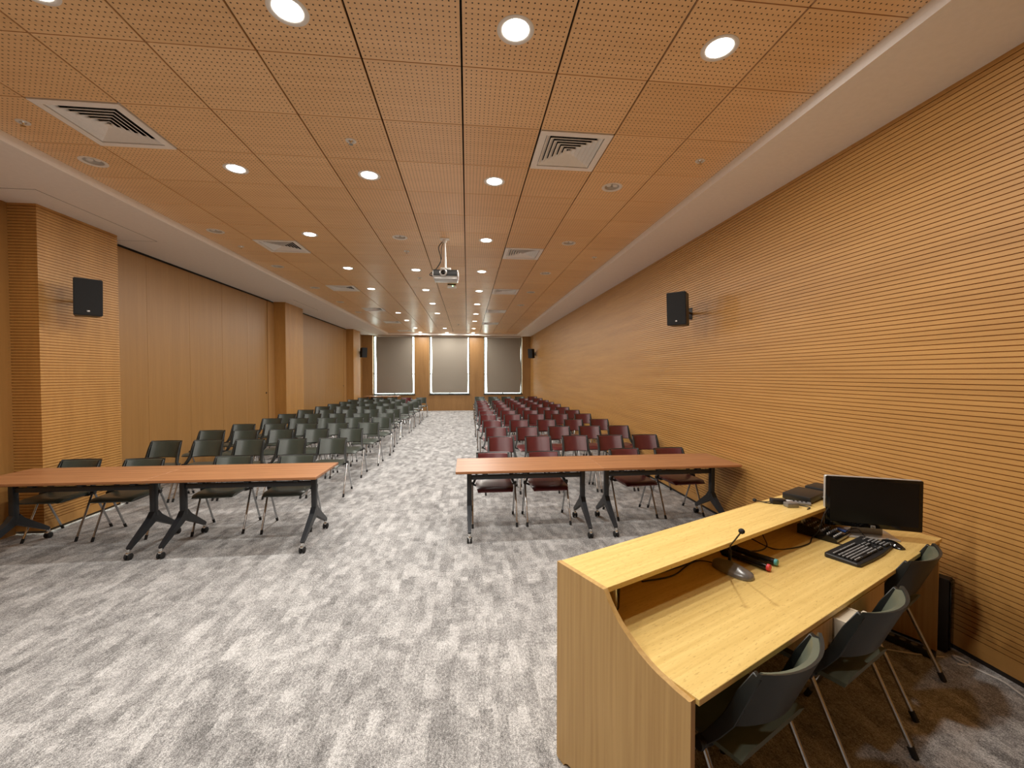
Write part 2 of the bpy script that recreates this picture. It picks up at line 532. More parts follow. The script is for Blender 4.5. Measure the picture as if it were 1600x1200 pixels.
b = MB(); b.box(((XP+XG)/2-.1, (YB+YF)/2, SZ+.055), (XG-XP+.3, YF-YB, .01))
for (c0, c1) in COLS:
    p0, p1 = c0-.37, c1+.21
    b.box((XG-.005, (p0+p1)/2, SZ+.012), (.0098, p1-p0+.0198, .022))
    for yy in (p0-.005, p1+.005): b.box(((XP+XG)/2-.005, yy, SZ+.012), (XG-XP-.0105, .0098, .022))
struct(b.build('trim_4', M['black_gap']), 'dark joint around the access panels over the pillars', 'trim')

# --- grooved wood cladding: real grooves, 32 mm pitch
def groove_profile(z0, z1, pitch=.032, g=.006, d=.010, first=.13):
    pts = [(0, z0)]; z = first
    while z+g < z1-.004:
        pts += [(0, z), (d, z), (d, z+g), (0, z+g)]; z += pitch
    pts.append((0, z1)); return pts
GP = groove_profile(.03, SZ)
b = MB()
ys = [YB] + [0.35+2.4*k for k in range(9) if 0.35+2.4*k < YF] + [YF]
for (d0, z0), (d1, z1) in zip(GP, GP[1:]):
    b.face([(XW+d0, YB, z0), (XW+d0, YF, z0), (XW+d1, YF, z1), (XW+d1, YB, z1)])
struct(b.build('wall_right', M['wall_wood'], fix=False, smooth=0), 'wood wall with fine horizontal grooves along its whole length', 'wall')
b = MB(); b.box((XW+.02, (YB+YF)/2, .015), (.03, YF-YB, .03)); b.box((XW+.06, (YB+YF)/2, SZ/2), (.04, YF-YB, SZ))
struct(b.build('baseboard_right', M['skirting']), 'dark recessed skirting under the grooved wall', 'baseboard')

GPC = groove_profile(.03, SZ, g=.0085)
def pillar(c0, c1, label):
    b = MB()
    GP = GPC
    for (d0, z0), (d1, z1) in zip(GP, GP[1:]):
        b.face([(XC-d0, c1-d0, z0), (XC-d0, c0+d0, z0), (XC-d1, c0+d1, z1), (XC-d1, c1-d1, z1)])
        b.face([(XC-d0, c0+d0, z0), (XP-.05, c0+d0, z0), (XP-.05, c0+d1, z1), (XC-d1, c0+d1, z1)])
        b.face([(XP-.05, c1-d0, z0), (XC-d0, c1-d0, z0), (XC-d1, c1-d1, z1), (XP-.05, c1-d1, z1)])
    o = struct(b.build('pillar', M['pillar_wood'], fix=False, smooth=0), label, 'pillar')
    b = MB(); b.box(((XC+XP)/2-.02, (c0+c1)/2, .015), (XC-XP, c1-c0-.03, .03))
    b.build('skirting', M['skirting'], parent=o)
pillar(*COLS[0], 'wood clad pillar with grooves carrying the loudspeaker nearest the tables')
pillar(*COLS[1], 'wood clad pillar without a loudspeaker between the two folding partitions')
pillar(*COLS[2], 'wood clad pillar carrying a loudspeaker beside the window wall')

# --- partition side: fixed wall before the first pillar, folding partitions between the pillars
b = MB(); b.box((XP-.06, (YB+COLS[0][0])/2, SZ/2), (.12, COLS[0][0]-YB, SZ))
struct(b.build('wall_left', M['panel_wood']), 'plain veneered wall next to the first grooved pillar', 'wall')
def partition(n, y0, y1, seams, label):
    o = thing('door_%d' % n, label, 'folding partition', kind='structure')
    b = MB(); b.box((XP-.10, (y0+y1)/2, SZ/2+.05), (.05, y1-y0, SZ+.1)); b.box((XP-.06, (y0+y1)/2, SZ-.012), (.1, y1-y0, .024))
    b.build('backing', M['black_gap'], o)
    yy = [y0]+seams+[y1-.36]
    for a, c in zip(yy, yy[1:]):
        b = MB(); b.box((XP-.02, (a+c)/2, (SZ-.03)/2+.006), (.04, c-a-.0035, SZ-.045), bevel=.0015, seg=1)
        b.build('panel', M['panel_wood'], o)
    b = MB(); b.box((XP-.02, y1-.17, (SZ-.03)/2+.006), (.05, .34, SZ-.045))
    b.build('jamb', M['jamb'], o)
    b = MB(); b.lathe([(.0, 0), (.022, 0), (.022, .008), (.0, .010)], (XP, y1-.45, 1.28), 12, 'X'); b.build('lock', M['black_plastic'], o)
partition(1, COLS[0][1], COLS[1][0], [6.95, 7.93, 8.91, 9.87], 'folding wood partition of wide veneer panels between first and second pillar')
partition(2, COLS[1][1], COLS[2][0], [12.95, 13.98, 14.96, 15.94], 'folding wood partition of wide veneer panels between second and third pillar')
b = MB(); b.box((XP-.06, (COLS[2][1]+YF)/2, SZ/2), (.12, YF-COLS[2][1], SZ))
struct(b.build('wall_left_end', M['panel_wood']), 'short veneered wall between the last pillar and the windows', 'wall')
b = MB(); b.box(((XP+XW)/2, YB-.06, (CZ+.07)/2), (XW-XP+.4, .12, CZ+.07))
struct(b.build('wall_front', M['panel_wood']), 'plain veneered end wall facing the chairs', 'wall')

# --- window wall
WIN = [(-4.385, -2.47), (-1.787, .105), (.792, 2.632)]
WZ0, WZ1 = .775, 3.535
b = MB()
def wbox(x0, x1, z0, z1, y0=YF, y1=YF+.22): b.box(((x0+x1)/2, (y0+y1)/2, (z0+z1)/2), (x1-x0, y1-y0, z1-z0))
wbox(XP-.2, XW+.2, 0, WZ0); wbox(XP-.2, XW+.2, WZ1, CZ+.25)
px0 = XP-.2
for (a, c) in WIN:
    wbox(px0, a, WZ0, WZ1); px0 = c
wbox(px0, XW+.2, WZ0, WZ1)
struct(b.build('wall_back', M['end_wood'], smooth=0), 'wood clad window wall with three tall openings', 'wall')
BL = [(-4.235, -2.565), (-1.675, .015), (.925, 2.575)]
BLAB = ['beige roller blind pulled down over the window behind the green chairs',
        'beige roller blind pulled down over the middle window at the end of the aisle',
        'beige roller blind pulled down over the window behind the red chairs']
for n, ((a, c), (p, q)) in enumerate(zip(WIN, BL)):
    w = thing('window_%d' % (n+1), ['window at the far end behind the green chairs', 'window at the far end of the aisle', 'window at the far end behind the red chairs'][n], 'window', kind='structure')
    b = MB()
    for x in (a+.02, (a+c)/2, c-.02): b.box((x, YF+.20, (WZ0+WZ1)/2), (.04, .05, WZ1-WZ0))
    for z in (WZ0+.02, WZ1-.02, 1.75): b.box(((a+c)/2, YF+.20, z), (c-a, .05, .04))
    b.build('frame', M['anthracite'], w)
    b = MB(); b.face([(a, YF+.20, WZ0), (c, YF+.20, WZ0), (c, YF+.20, WZ1), (a, YF+.20, WZ1)]); b.build('pane', M['pane'], w, fix=False, smooth=0)
    b = MB(); b.box(((a+c)/2, YF+.09, WZ0-.012), (c-a+.06, .26, .024), bevel=.004); b.build('sill', M['skirting'], w)
    t = thing('roller_blind', BLAB[n], 'blind', ((p+q)/2, YF+.06, WZ1))
    h = WZ1-.86
    b = MB()
    b.sheet(lambda u, v: ((u-.5)*(q-p)+(.012*math.sin(v*9+n) if u > .5 else -.010*math.sin(v*7+n*2)), .010*math.sin(u*5+v*2), -.03-v*(h-.03)), 10, 12, (0, .0012, 0))
    b.build('fabric', M['blind'], t)
    b = MB(); b.tube([(-(q-p)/2, .01, -.028), ((q-p)/2, .01, -.028)], .026, 12); b.build('roller', M['white_metal'], t)
    b = MB(); b.box((0, 0, -h-.008), (q-p, .014, .03), bevel=.004); b.build('bottom_bar', M['steel_grey'], t)
    b = MB()
    b.tube([((q-p)/2+.02, -.005, -.03), ((q-p)/2+.025, -.005, -1.2), ((q-p)/2+.02, -.005, -1.9)], .004, 5); b.build('pull_cord', M['steel_grey'], t)

# ================================================================== CEILING FITTINGS
def downlight(i, j, lit, label, proto={}):
    cx, cy = cell_centre(i, j)
    t = thing('downlight', label, 'ceiling lamp', (cx, cy, CZ), 0, 'lit ceiling downlights' if lit else 'unlit ceiling downlights')
    if not proto:
        b = MB(); b.lathe([(.0720, .003), (.080, -.0020), (.098, -.0032), (.1025, -.0022), (.1035, .0)], seg=32)
        o = b.build('trim_ring', M['white_metal'], t); proto['r'] = o.data
        b = MB(); b.lathe([(.079, .004), (.072, .050)], seg=32); o2 = b.build('reflector', M['white_metal'], t); proto['c'] = o2.data
        b = MB(); b.lathe([(.0005, -.0030), (.0700, -.0022), (.0715, .002), (.0715, .03), (.0005, .03)], seg=32); o3 = b.build('diffuser', M['lamp_on'], t); proto['d'] = o3.data
        b = MB(); b.lathe([(.0005, .030), (.072, .034), (.073, .052), (.0005, .052)], seg=32); o4 = b.build('diffuser', M['grey_glass'], t); proto['g'] = o4.data
        b = MB()
        for s in (-1, 1): b.lathe([(.028, .034), (.028, .020), (.022, .012), (.0005, .010)], (s*.034, 0, 0), 14)
        o5 = b.build('bulbs', M['white_metal'], t); proto['b'] = o5.data
        for o in (o, o2, o3, o4, o5): bpy.data.objects.remove(o)
    def part(n, k):
        o = bpy.data.objects.new(n, proto[k]); COL.objects.link(o); o.parent = t
    part('trim_ring', 'r'); part('reflector', 'c')
    if lit:
        part('diffuser', 'd')
        if 'L' not in proto:
            L = bpy.data.lights.new('downlight_lamp', 'AREA'); L.shape = 'DISK'; L.size = .138
            L.energy = LAMP_W; L.color = LAMP_COL; L.spread = R(180); proto['L'] = L
        lo = bpy.data.objects.new('lamp', proto['L']); COL.objects.link(lo); lo.parent = t; lo.location = (0, 0, -.0045)
    else:
        part('diffuser', 'g'); part('bulb', 'b')

ORD = ['first', 'second', 'third', 'fourth', 'fifth', 'sixth', 'seventh', 'eighth', 'ninth', 'tenth', 'eleventh', 'twelfth']
rows = [-1, 2, 5, 8, 11, 14, 17, 20, 24, 27]
CN = {-6: 'beside the partition soffit', -4: 'over the green chairs', -2: '',
      0: 'over the red chairs by the aisle', 2: 'nearest the grooved wall'}
CN[-2] = 'over the aisle'
for (i, j) in LIT:
    rw = ('%s row from the desk' % ORD[rows.index(j)]) if j in rows else 'behind the camera position'
    downlight(i, j, True, 'lit downlight %s, %s' % (CN[i], rw))
for (i, j) in DIM:
    downlight(i, j, False, 'unlit downlight %s, %s' % (CN[i], '%s row from the desk' % ORD[rows.index(j)]))

vr = [1, 6, 11, 16, 21, 26]
vproto = None
for (i, j) in VENT:
    cx, cy = cell_centre(i, j)
    lab = 'square white louvred air diffuser %s, %s from the desk' % ('over the green chairs' if i < 0 else 'over the red chairs', ORD[vr.index(j)])
    if vproto is None:
        t = thing('ceiling_vent', lab, 'air vent', (cx, cy, CZ), 0, 'square ceiling air diffusers')
        hx, hy = .292, .298
        b = MB()
        def sq(sx, sy, z): return [(-sx, -sy, z), (sx, -sy, z), (sx, sy, z), (-sx, sy, z)]
        b.rings([sq(hx, hy, .012), sq(hx, hy, -.006), sq(.238, .244, -.006), sq(.238, .244, .03)], True, False)
        b.build('frame', M['vent_white'], t, smooth=0)
        for k in range(6):
            ro = .232-.036*k; z1 = .000
            b = MB()
            b.rings([sq(ro, ro+.006, z1), sq(ro-.034, ro-.028, z1+.026), sq(ro-.036, ro-.030, z1+.026), sq(ro-.004, ro+.002, z1-.002), sq(ro, ro+.006, z1)], True, False)
            b.build('louvre', M['vent_white'], t, smooth=0, fix=False)
        b = MB(); b.rings([sq(.018, .022, .0), sq(.003, .003, .02)], True, True); b.build('core', M['vent_white'], t, smooth=0)
        b = MB(); b.rings([sq(.24, .246, .03), sq(.24, .246, .10)], True, False); b.face(sq(.24, .246, .10)); b.build('duct', M['black_gap'], t, smooth=0, fix=False)
        vproto = remember(t)
    else:
        copy_tree(vproto, (cx, cy, CZ), 0, lab)

SPR = [((-3.33, 3.57), 'over the fixed wall end, nearest row'), ((-.94, 3.57), 'between the two nearest lamps over the aisle'), ((2.07, 3.57), 'in the panel column along the grooved wall, nearest row'),
       ((-3.35, 6.66), 'beside the partition soffit, next to the second vent'), ((-.93, 6.64), 'just before the projector'), ((2.06, 6.66), 'in the panel column along the grooved wall, second row'),
       ((-.93, 8.44), 'behind the projector over the aisle'), ((1.46, 11.5), 'over the red chairs halfway back'), ((-.34, 16.16), 'over the aisle close to the windows')]
sproto = None
for (x, y), w in SPR:
    lab = 'small sprinkler head with white ring ' + w
    if sproto is None:
        t = thing('sprinkler', lab, 'sprinkler', (x, y, CZ), 0, 'ceiling sprinklers')
        b = MB(); b.lathe([(.018, .0), (.042, .0), (.042, -.004), (.036, -.008), (.020, -.004), (.018, .0)], seg=20); b.build('ring', M['white_metal'], t)
        b = MB(); b.lathe([(.018, .002), (.012, -.004), (.008, -.016), (.005, -.026), (.016, -.028), (.016, -.031), (.001, -.031)], seg=12); b.build('head', M['satin'], t)
        sproto = remember(t)
    else: copy_tree(sproto, (x, y, CZ), 0, lab)

# projector on its pole
t = thing('projector', 'white and black projector hanging from ceiling pole above the aisle', 'projector', (-.312, 5.98, CZ))
b = MB(); b.box((0, 0, -.006), (.13, .10, .012), bevel=.003); b.lathe([(.03, -.012), (.03, -.05), (.016, -.06)], seg=16); b.build('ceiling_plate', M['white_metal'], t)
b = MB(); b.tube([(0, 0, -.04), (.012, 0, -.42)], .013, 12); b.box((.014, 0, -.425), (.14, .12, .012), bevel=.003); b.build('pole', M['white_metal'], t)
b = MB(); b.box((.015, 0, -.515), (.355, .27, .105), bevel=.022, seg=3); b.box((.015, .005, -.575), (.325, .245, .03), bevel=.01, taper=None)
b.build('case', M['silver'], t)
b = MB(); b.box((.012, -.134, -.507), (.325, .010, .085), bevel=.004); b.build('front_panel', M['black_plastic'], t)
b = MB(); b.lathe([(.030, -.004), (.052, -.004), (.052, .022), (.044, .030), (.033, .026), (.030, .016)], (-.015, -.138, -.507), 24, 'Y'); b.build('lens_ring', M['silver'], t)
b = MB(); b.lathe([(.033, .0), (.033, .012), (.02, .018), (.0005, .02)], (-.015, -.138, -.507), 20, 'Y'); b.build('lens', M['gloss_black'], t)
def spline(pts, n=10):
    P = [Vector(p) for p in pts]; P = [2*P[0]-P[1]]+P+[2*P[-1]-P[-2]]; out = []
    for k in range(1, len(P)-2):
        for s in range(n):
            u = s/n; a, b_, c, d = P[k-1], P[k], P[k+1], P[k+2]
            out.append(.5*((2*b_)+(c-a)*u+(2*a-5*b_+4*c-d)*u*u+(3*b_-a-3*c+d)*u**3))
    out.append(P[-2]); return out
b = MB(); b.tube(spline([(-.02, .0, -.03), (-.085, .01, -.12), (-.06, .02, -.24), (-.06, .03, -.32), (-.13, .05, -.42), (-.215, .06, -.49), (-.17, .05, -.52)], 8), .006, 6)
b.tube(spline([(-.015, .01, -.03), (-.05, .02, -.14), (-.045, .02, -.26), (-.075, .03, -.34), (-.14, .06, -.43), (-.20, .07, -.50), (-.16, .06, -.50)], 8), .005, 6)
b.build('cable', M['black_plastic'], t)
t = thing('wireless_access_point', 'small box unit with green light on the ceiling behind the projector', 'access point', (-.325, 9.02, CZ))
b = MB(); b.box((0, 0, -.012), (.17, .17, .024)); b.build('mount', M['skirting'], t)
b = MB(); b.box((0, 0, -.042), (.19, .19, .036), bevel=.014, seg=3); b.build('case', M['white_metal'], t)
b = MB(); b.lathe([(.0005, .002), (.010, .002), (.010, -.002), (.0005, -.002)], (.02, -.094, -.046), 10, 'Y'); b.build('status_light', M['led_green'], t)

# ================================================================== LOUDSPEAKERS
def speaker(loc, ang, label, wallvec, badge=True):
    """loc = top centre of the front face; ang = heading of the front (0 looks to -y)"""
    t = thing('wall_speaker', label, 'loudspeaker', loc, ang, 'black wall loudspeakers')
    b = MB(); w, h, d = .24, .41, .21
    poly = [(-w/2, 0), (w/2, 0), (w/2*.8, d), (-w/2*.8, d)]
    tilt = .04
    b.rings([[(x, y+tilt, -h) for x, y in poly], [(x, y, 0) for x, y in poly]])
    bmesh.ops.bevel(b.bm, geom=b.bm.edges[:], offset=.008, segments=2, affect='EDGES')
    b.build('case', M['black_plastic'], t)
    b = MB(); b.rings([[(-w*.47, tilt-.006, -h*.975), (w*.47, tilt-.006, -h*.975), (w*.47, tilt+.004, -h*.975), (-w*.47, tilt+.004, -h*.975)],
                       [(-w*.47, -.004, -h*.025), (w*.47, -.004, -h*.025), (w*.47, .004, -h*.025), (-w*.47, .004, -h*.025)]])
    b.build('grille', M['speaker_cloth'], t)
    if badge:
        b = MB(); b.box((0, tilt-.012, -h*.88), (.026, .004, .020), bevel=.006); b.build('badge', M['silver'], t)
    # wall bracket: plate on the wall and an arm to the case
    wv = Matrix.Rotation(-ang, 4, 'Z') @ Vector(wallvec)
    c = Vector((0, d*.9, -h*.5)); e = c+wv
    b = MB(); b.tube([c, e], .016, 10); n = wv.normalized()
    b.box(e-n*.006, (.10, .012, .16), rz=math.atan2(n.y, n.x)-math.pi/2, bevel=.003)
    b.build('bracket', M['black_plastic'], t)
A45 = R(45)
def sp_wall(loc, ang, xw):
    back = Matrix.Rotation(ang, 4, 'Z') @ Vector((0, .21*.9, 0))
    return (xw-(loc[0]+back.x), abs(xw-(loc[0]+back.x))*.9, 0)
for loc, ang, xw, lab in (((-4.213, 5.170, 2.802), A45, XC, 'black loudspeaker on the first grooved pillar above the tables'),
                          ((2.594, 5.001, 2.762), -A45, XW, 'black loudspeaker on the grooved wall above the tables'),
                          ((-4.30, 18.22, 2.855), A45, XC, 'black loudspeaker on the last pillar near the windows'),
                          ((2.735, 18.22, 2.850), -A45, XW, 'black loudspeaker on the grooved wall near the windows')):
    speaker(loc, ang, lab, sp_wall(loc, ang, xw), loc[1] < 10)

# ================================================================== CHAIRS
def make_chair(pad, label, group):
    t = thing('stacking_chair', label, 'chair', (0, 0, 0), 0, group)
    # seat cushion: slightly dished, rounded front
    b = MB()
    def seat_pt(u, v, top):
        x = (u-.5)*2; y = -.325+v*.45
        w = .212 if v > .3 else .212-.02*(1-v/.3)**2
        z = .474 - .030*max(0, (.16-v)/.16)**2 - .008*(1-abs(x)**2.5)*math.sin(min(1, v*1.1)*math.pi)
        ex = .012*max(0, abs(x)-.85)/.15
        return (x*w, y, z-ex) if top else (x*(w-.012), y+.012*(1-2*v), .434-.006*max(0, (.16-v)/.16))
    n, mv = 10, 10
    top = [[b.bm.verts.new(seat_pt(i/n, j/mv, True)) for i in range(n+1)] for j in range(mv+1)]
    bot = [[b.bm.verts.new(seat_pt(i/n, j/mv, False)) for i in range(n+1)] for j in range(mv+1)]
    for j in range(mv):
        for i in range(n):
            b.bm.faces.new((top[j][i], top[j][i+1], top[j+1][i+1], top[j+1][i]))
            b.bm.faces.new((bot[j+1][i], bot[j+1][i+1], bot[j][i+1], bot[j][i]))
    for i in range(n):
        b.bm.faces.new((top[0][i+1], top[0][i], bot[0][i], bot[0][i+1])); b.bm.faces.new((top[mv][i], top[mv][i+1], bot[mv][i+1], bot[mv][i]))
    for j in range(mv):
        b.bm.faces.new((top[j][0], top[j+1][0], bot[j+1][0], bot[j][0])); b.bm.faces.new((top[j+1][n], top[j][n], bot[j][n], bot[j+1][n]))
    b.build('seat', pad, t, smooth=50)
    b = MB(); b.box((0, -.10, .427), (.36, .36, .014), bevel=.005)
    b.tube([(-.25, 0, .445), (-.20, 0, .424), (.20, 0, .424), (.25, 0, .445)], .012, 8)
    b.build('seat_frame', M['black_plastic'], t)
    # back: curved pad in front of a curved plastic shell
    def back(hw, z0, z1, off, cur):
        def fn(u, v):
            x = (u-.5)*2; z = z0+(z1-z0)*v
            y = .125+.085*(z-.555)/.215+off-cur*abs(x)**2.1*(hw/.18)**2
            return (x*hw, y, z+.006*abs(x)**3*v)
        return fn
    b = MB(); b.sheet(back(.176, .560, .762, 0, .050), 12, 4, (0, .022, .004))
    bmesh.ops.bevel(b.bm, geom=[e for e in b.bm.edges if e.is_manifold and e.calc_face_angle(0) > R(60)], offset=.006, segments=2, affect='EDGES')
    b.build('backrest', pad, t, smooth=50)
    b = MB(); b.sheet(back(.203, .548, .774, .020, .050), 12, 4, (0, .012, .003))
    bmesh.ops.bevel(b.bm, geom=[e for e in b.bm.edges if e.is_manifold and e.calc_face_angle(0) > R(60)], offset=.005, segments=2, affect='EDGES')
    b.build('back_shell', M['chair_shell'], t, smooth=50)
    for s in (-1, 1):
        pts = [(s*.191, .163, .766), (s*.193, .122, .68), (s*.197, .076, .565), (s*.213, .036, .500), (s*.238, .000, .452)]
        b = MB(); b.bar(pts, [(.022, .030), (.026, .042), (.028, .046), (.026, .042), (.022, .032)], (1, 0, 0))
        bmesh.ops.bevel(b.bm, geom=b.bm.edges[:], offset=.003, segments=1, affect='EDGES')
        b.build('back_upright', M['chair_shell'], t)
    for s in (-1, 1):
        b = MB(); b.lathe([(.0005, .232), (.021, .232), (.023, .238), (.023, .262), (.019, .267), (.0005, .268)] if s > 0 else [(.0005, -.232), (.021, -.232), (.023, -.238), (.023, -.262), (.019, -.267), (.0005, -.268)], (0, 0, .451), 14, 'X')
        b.build('hub', M['black_plastic'], t)
        for d in (-1, 1):
            a, f = Vector((s*.250, d*.010, .448)), Vector((s*.2505, d*.215, .012))
            b = MB(); b.tube([a, f], .0105, 10)
            lg = b.build('leg', M['chrome'], t)
            b = MB(); b.tube([f+(a-f)*.07, f-(a-f)*.026], .0135, 10); b.build('glide', M['rubber'], lg)
    return remember(t)

# rows of seats: measured row origins (y) and column origins (x)
GREEN_Y = [6.272, 7.377, 8.275, 9.286, 10.32, 11.50, 12.65, 13.74, 14.82, 15.98, 17.24]
GREEN_DX = [0, -.03, .05, .095, .0, -.03, .04, .035, .08, .05, .10]
GREEN_X = [-1.985, -2.57, -3.145, -3.715, -4.285]
RED_Y = [6.137, 7.283, 8.41, 9.63, 10.69, 11.70, 12.92, 13.93, 14.91, 16.17, 17.49]
RED_DX = [.01, .01, .0, -.01, .0, -.03, -.01, -.01, -.01, 0, 0]
RED_X = [.502, 1.068, 1.637, 2.203, 2.765]
POS = ['on the aisle', 'second from the aisle', 'third from the aisle', 'fourth from the aisle', 'farthest from the aisle']
ROWS = ['first', 'second', 'third', 'fourth', 'fifth', 'sixth', 'seventh', 'eighth', 'ninth', 'second to last', 'last']
green0 = red0 = None
def place(pad, loc, rz, label, group):
    global green0, red0
    if pad == 'green':
        if green0 is None:
            green0 = make_chair(M['green'], label, group); green0.location = loc; green0.rotation_euler = (0, 0, rz); return
        copy_tree(green0, loc, rz, label, group)
    else:
        if red0 is None:
            red0 = make_chair(M['red'], label, group); red0.location = loc; red0.rotation_euler = (0, 0, rz); return
        copy_tree(red0, loc, rz, label, group)
rnd = random.Random(3)
GG, GR = 'green chairs in rows on the partition side', 'red chairs in rows along the grooved wall'
for r, y in enumerate(GREEN_Y):
    for c, x in enumerate(GREEN_X):
        jx, jy, ja = rnd.uniform(-.012, .012), rnd.uniform(-.015, .015), R(rnd.uniform(-.9, .9))
        pad = 'red' if (r == 10 and c == 1) else 'green'
        xx = x+GREEN_DX[r]+jx
        if c == 4: xx = max(xx, XC+.285)
        lab = '%s padded chair in %s row on pillar side, %s' % ('dark red' if pad == 'red' else 'dark green', ROWS[r], POS[c])
        place(pad, (xx, y+jy, 0), ja, lab, GG)
for r, y in enumerate(RED_Y):
    for c, x in enumerate(RED_X):
        jx, jy, ja = rnd.uniform(-.010, .010), rnd.uniform(-.015, .015), R(rnd.uniform(-.9, .9))
        pad = 'green' if (r == 10 and c < 4) or (r == 9 and c < 2) else 'red'
        lab = '%s padded chair in %s row along grooved wall, %s' % ('dark red' if pad == 'red' else 'dark green', ROWS[r], POS[c])
        place(pad, (min(x+RED_DX[r]+jx, XW-.276), y+jy, 0), ja, lab, GR)
T0 = 'chairs pushed under the tables'
for (x, y, a), w in zip([(-1.98, 4.965, 3), (-2.69, 4.985, 3), (-3.61, 4.93, 1), (-4.285, 4.955, 0)],
                        ['nearest the aisle', 'second from the aisle', 'third from the aisle', 'nearest the grooved pillar']):
    place('green', (x, y, 0), R(a), 'dark green padded chair tucked under the pillar-side tables, '+w, T0)
for (x, y, a), w in zip([(.305, 4.884, 0), (.925, 4.88, 0), (2.0, 4.966, 5), (2.59, 4.965, 4)],
                        ['nearest the aisle', 'second from the aisle', 'third from the aisle', 'nearest the grooved wall']):
    place('red', (x, y, 0), R(a), 'dark red padded chair tucked under the wall-side table row, '+w, T0)

# ================================================================== TABLES
def caster(parent, p, yaw):
    """swivel caster: polished fork and a dark twin wheel"""
    o = bpy.data.objects.new('caster', None); COL.objects.link(o); o.parent = parent
    o.location = p; o.rotation_euler = (0, 0, yaw)
    o2 = MB(); o2.lathe([(.014, .096), (.016, .070), (.020, .062), (.0005, .060)], (0, 0, 0), 12)
    o2.bar([(0, 0, .066), (.012, 0, .052), (.022, 0, .034)], [(.020, .030), (.016, .026), (.012, .016)], (0, 1, 0))
    bpy.data.objects.remove(o)
    f = o2.build('caster', [M['satin'], M['rubber']], parent, p, yaw)
    return f
def make_table(label, group):
    t = thing('folding_table', label, 'table', (0, 0, 0), 0, group)
    W, D = 1.553, .682
    b = MB(); b.box((0, 0, .7285), (W, D, .023), bevel=.0008, seg=1)
    top = b.build('tabletop', M['oak_top'], t)
    b = MB()
    b.box((0, 0, .715), (W-.01, D-.01, .005)); b.build('underside', M['oak_edge'], t)
    b = MB(); b.box((0, 0, .598), (1.27, .035, .050), bevel=.006)
    for x in (-.46, -.02, .46): b.box((x, 0, .668), (.05, .07, .092), bevel=.006)
    b.build('beam', M['anthracite'], t)
    for s in (-1, 1):
        b = MB(); x = s*.637
        b.box((x, 0, .505), (.052, .060, .42), bevel=.012, seg=2)
        b.box((x, 0, .700), (.06, .34, .022), bevel=.005)
        for d in (-1, 1):
            b.bar([(x, d*.000, .315), (x, d*.055, .270), (x, d*.30, .118), (x, d*.325, .100)], [(.052, .10), (.050, .075), (.036, .036), (.034, .030)], (1, 0, 0))
        leg = b.build('leg', M['anthracite'], t)
        for d in (-1, 1):
            b = MB()
            b.lathe([(.0005, .100), (.015, .100), (.016, .075), (.012, .066)], (x, d*.325, 0), 12)
            b.box((x, d*.325, .058), (.030, .040, .022), bevel=.006)
            c = b.build('caster', M['satin'], leg)
            b = MB()
            for e in (-1, 1): b.lathe([(.0005, e*.006), (.026, e*.006), (.030, e*.010), (.030, e*.022), (.024, e*.026), (.0005, e*.026)], (x, d*.325, .0305), 18, 'X')
            b.build('wheel', M['rubber'], leg)
    return remember(t)
TG = 'oak folding tables in front of the chairs'
tb0 = make_table('oak topped folding table on casters before the red chairs, at the aisle', TG)
tb0.location = (.655, 4.59, 0)
copy_tree(tb0, (2.2085, 4.593, 0), R(0), 'oak topped folding table on casters touching the grooved wall')
copy_tree(tb0, (-2.228, 4.53, 0), R(-.6), 'oak topped folding table on casters before the green chairs, at the aisle')
copy_tree(tb0, (-3.7822, 4.5463, 0), R(-.6), 'oak topped folding table on casters against the grooved pillar')
copy_tree(tb0, (-3.86, 19.55, 0), R(-1), 'folding table standing under the window behind the last green chairs')

# ================================================================== DESK
DA = math.atan2(.432, .902)
DX, DY = .398, 1.82
DL, DT = 2.478, .022
ZS, ZD = .893, .718
cosA, sinA = math.cos(DA), math.sin(DA)
def dw(w, s, z=0.0):
    """desk coordinates (w along the desk, s towards the seats) to world"""
    return (DX+w*cosA+s*sinA, DY+w*sinA-s*cosA, z)
# local desk frame: x = w, y = -s
desk = thing('presenter_desk', 'light bamboo presenter desk with raised shelf and curved end panels', 'desk', (DX, DY, 0), DA)
prof = [(0, .012), (.004, .004), (.05, .0), (.056, .012), (.075, .026), (.11, .030), (.60, .030), (.625, .012), (.632, .0), (.676, .0),
        (.676, ZD-.006), (.668, ZD-.012), (.655, ZD-.010), (.62, ZD-.008), (.585, ZD-.002), (.545, .722), (.505, .733), (.465, .748), (.432, .766), (.400, .786),
        (.370, .806), (.342, .832), (.318, .858), (.296, .890), (.290, ZS+.002), (0, ZS+.002)]
for x0 in (0, DL-DT):
    b = MB(); b.prism([(-s, z) for s, z in prof], x0, x0+DT, 'X'); b.build('end_panel', M['bamboo_up'], desk, smooth=20)
b = MB(); b.box((DL/2, -.143, ZS-.011), (DL-2*DT, .286, .022), bevel=.0015, seg=1); b.build('top_shelf', M['bamboo'], desk)
b = MB(); b.box((DL/2, -.355, ZD-.011), (DL-2*DT, .670, .022), bevel=.0015, seg=1); b.build('desktop', M['bamboo'], desk)
b = MB(); b.box((DL/2, -.012, (ZS-.022)/2+.015), (DL-2*DT, .018, ZS-.022-.03)); b.build('front_panel', M['bamboo_up'], desk)
du = MB(); z0, z1 = .572, ZD-.023
def dbox(mb, x0, x1, s0, s1, a, c, **k): mb.box(((x0+x1)/2, -(s0+s1)/2, (a+c)/2), (x1-x0, s1-s0, c-a), **k)
dbox(du, .765, .780, .25, .672, z0, z1); dbox(du, 1.515, 1.530, .25, .672, z0, z1); dbox(du, .78, 1.515, .25, .265, z0, z1); dbox(du, .78, 1.515, .25, .672, z0, z0+.012)
for p in (.952, 1.128): dbox(du, p-.007, p+.007, .25, .66, z0+.012, z1)
unit = du.build('drawer_unit', M['bamboo_up'], desk, smooth=0)
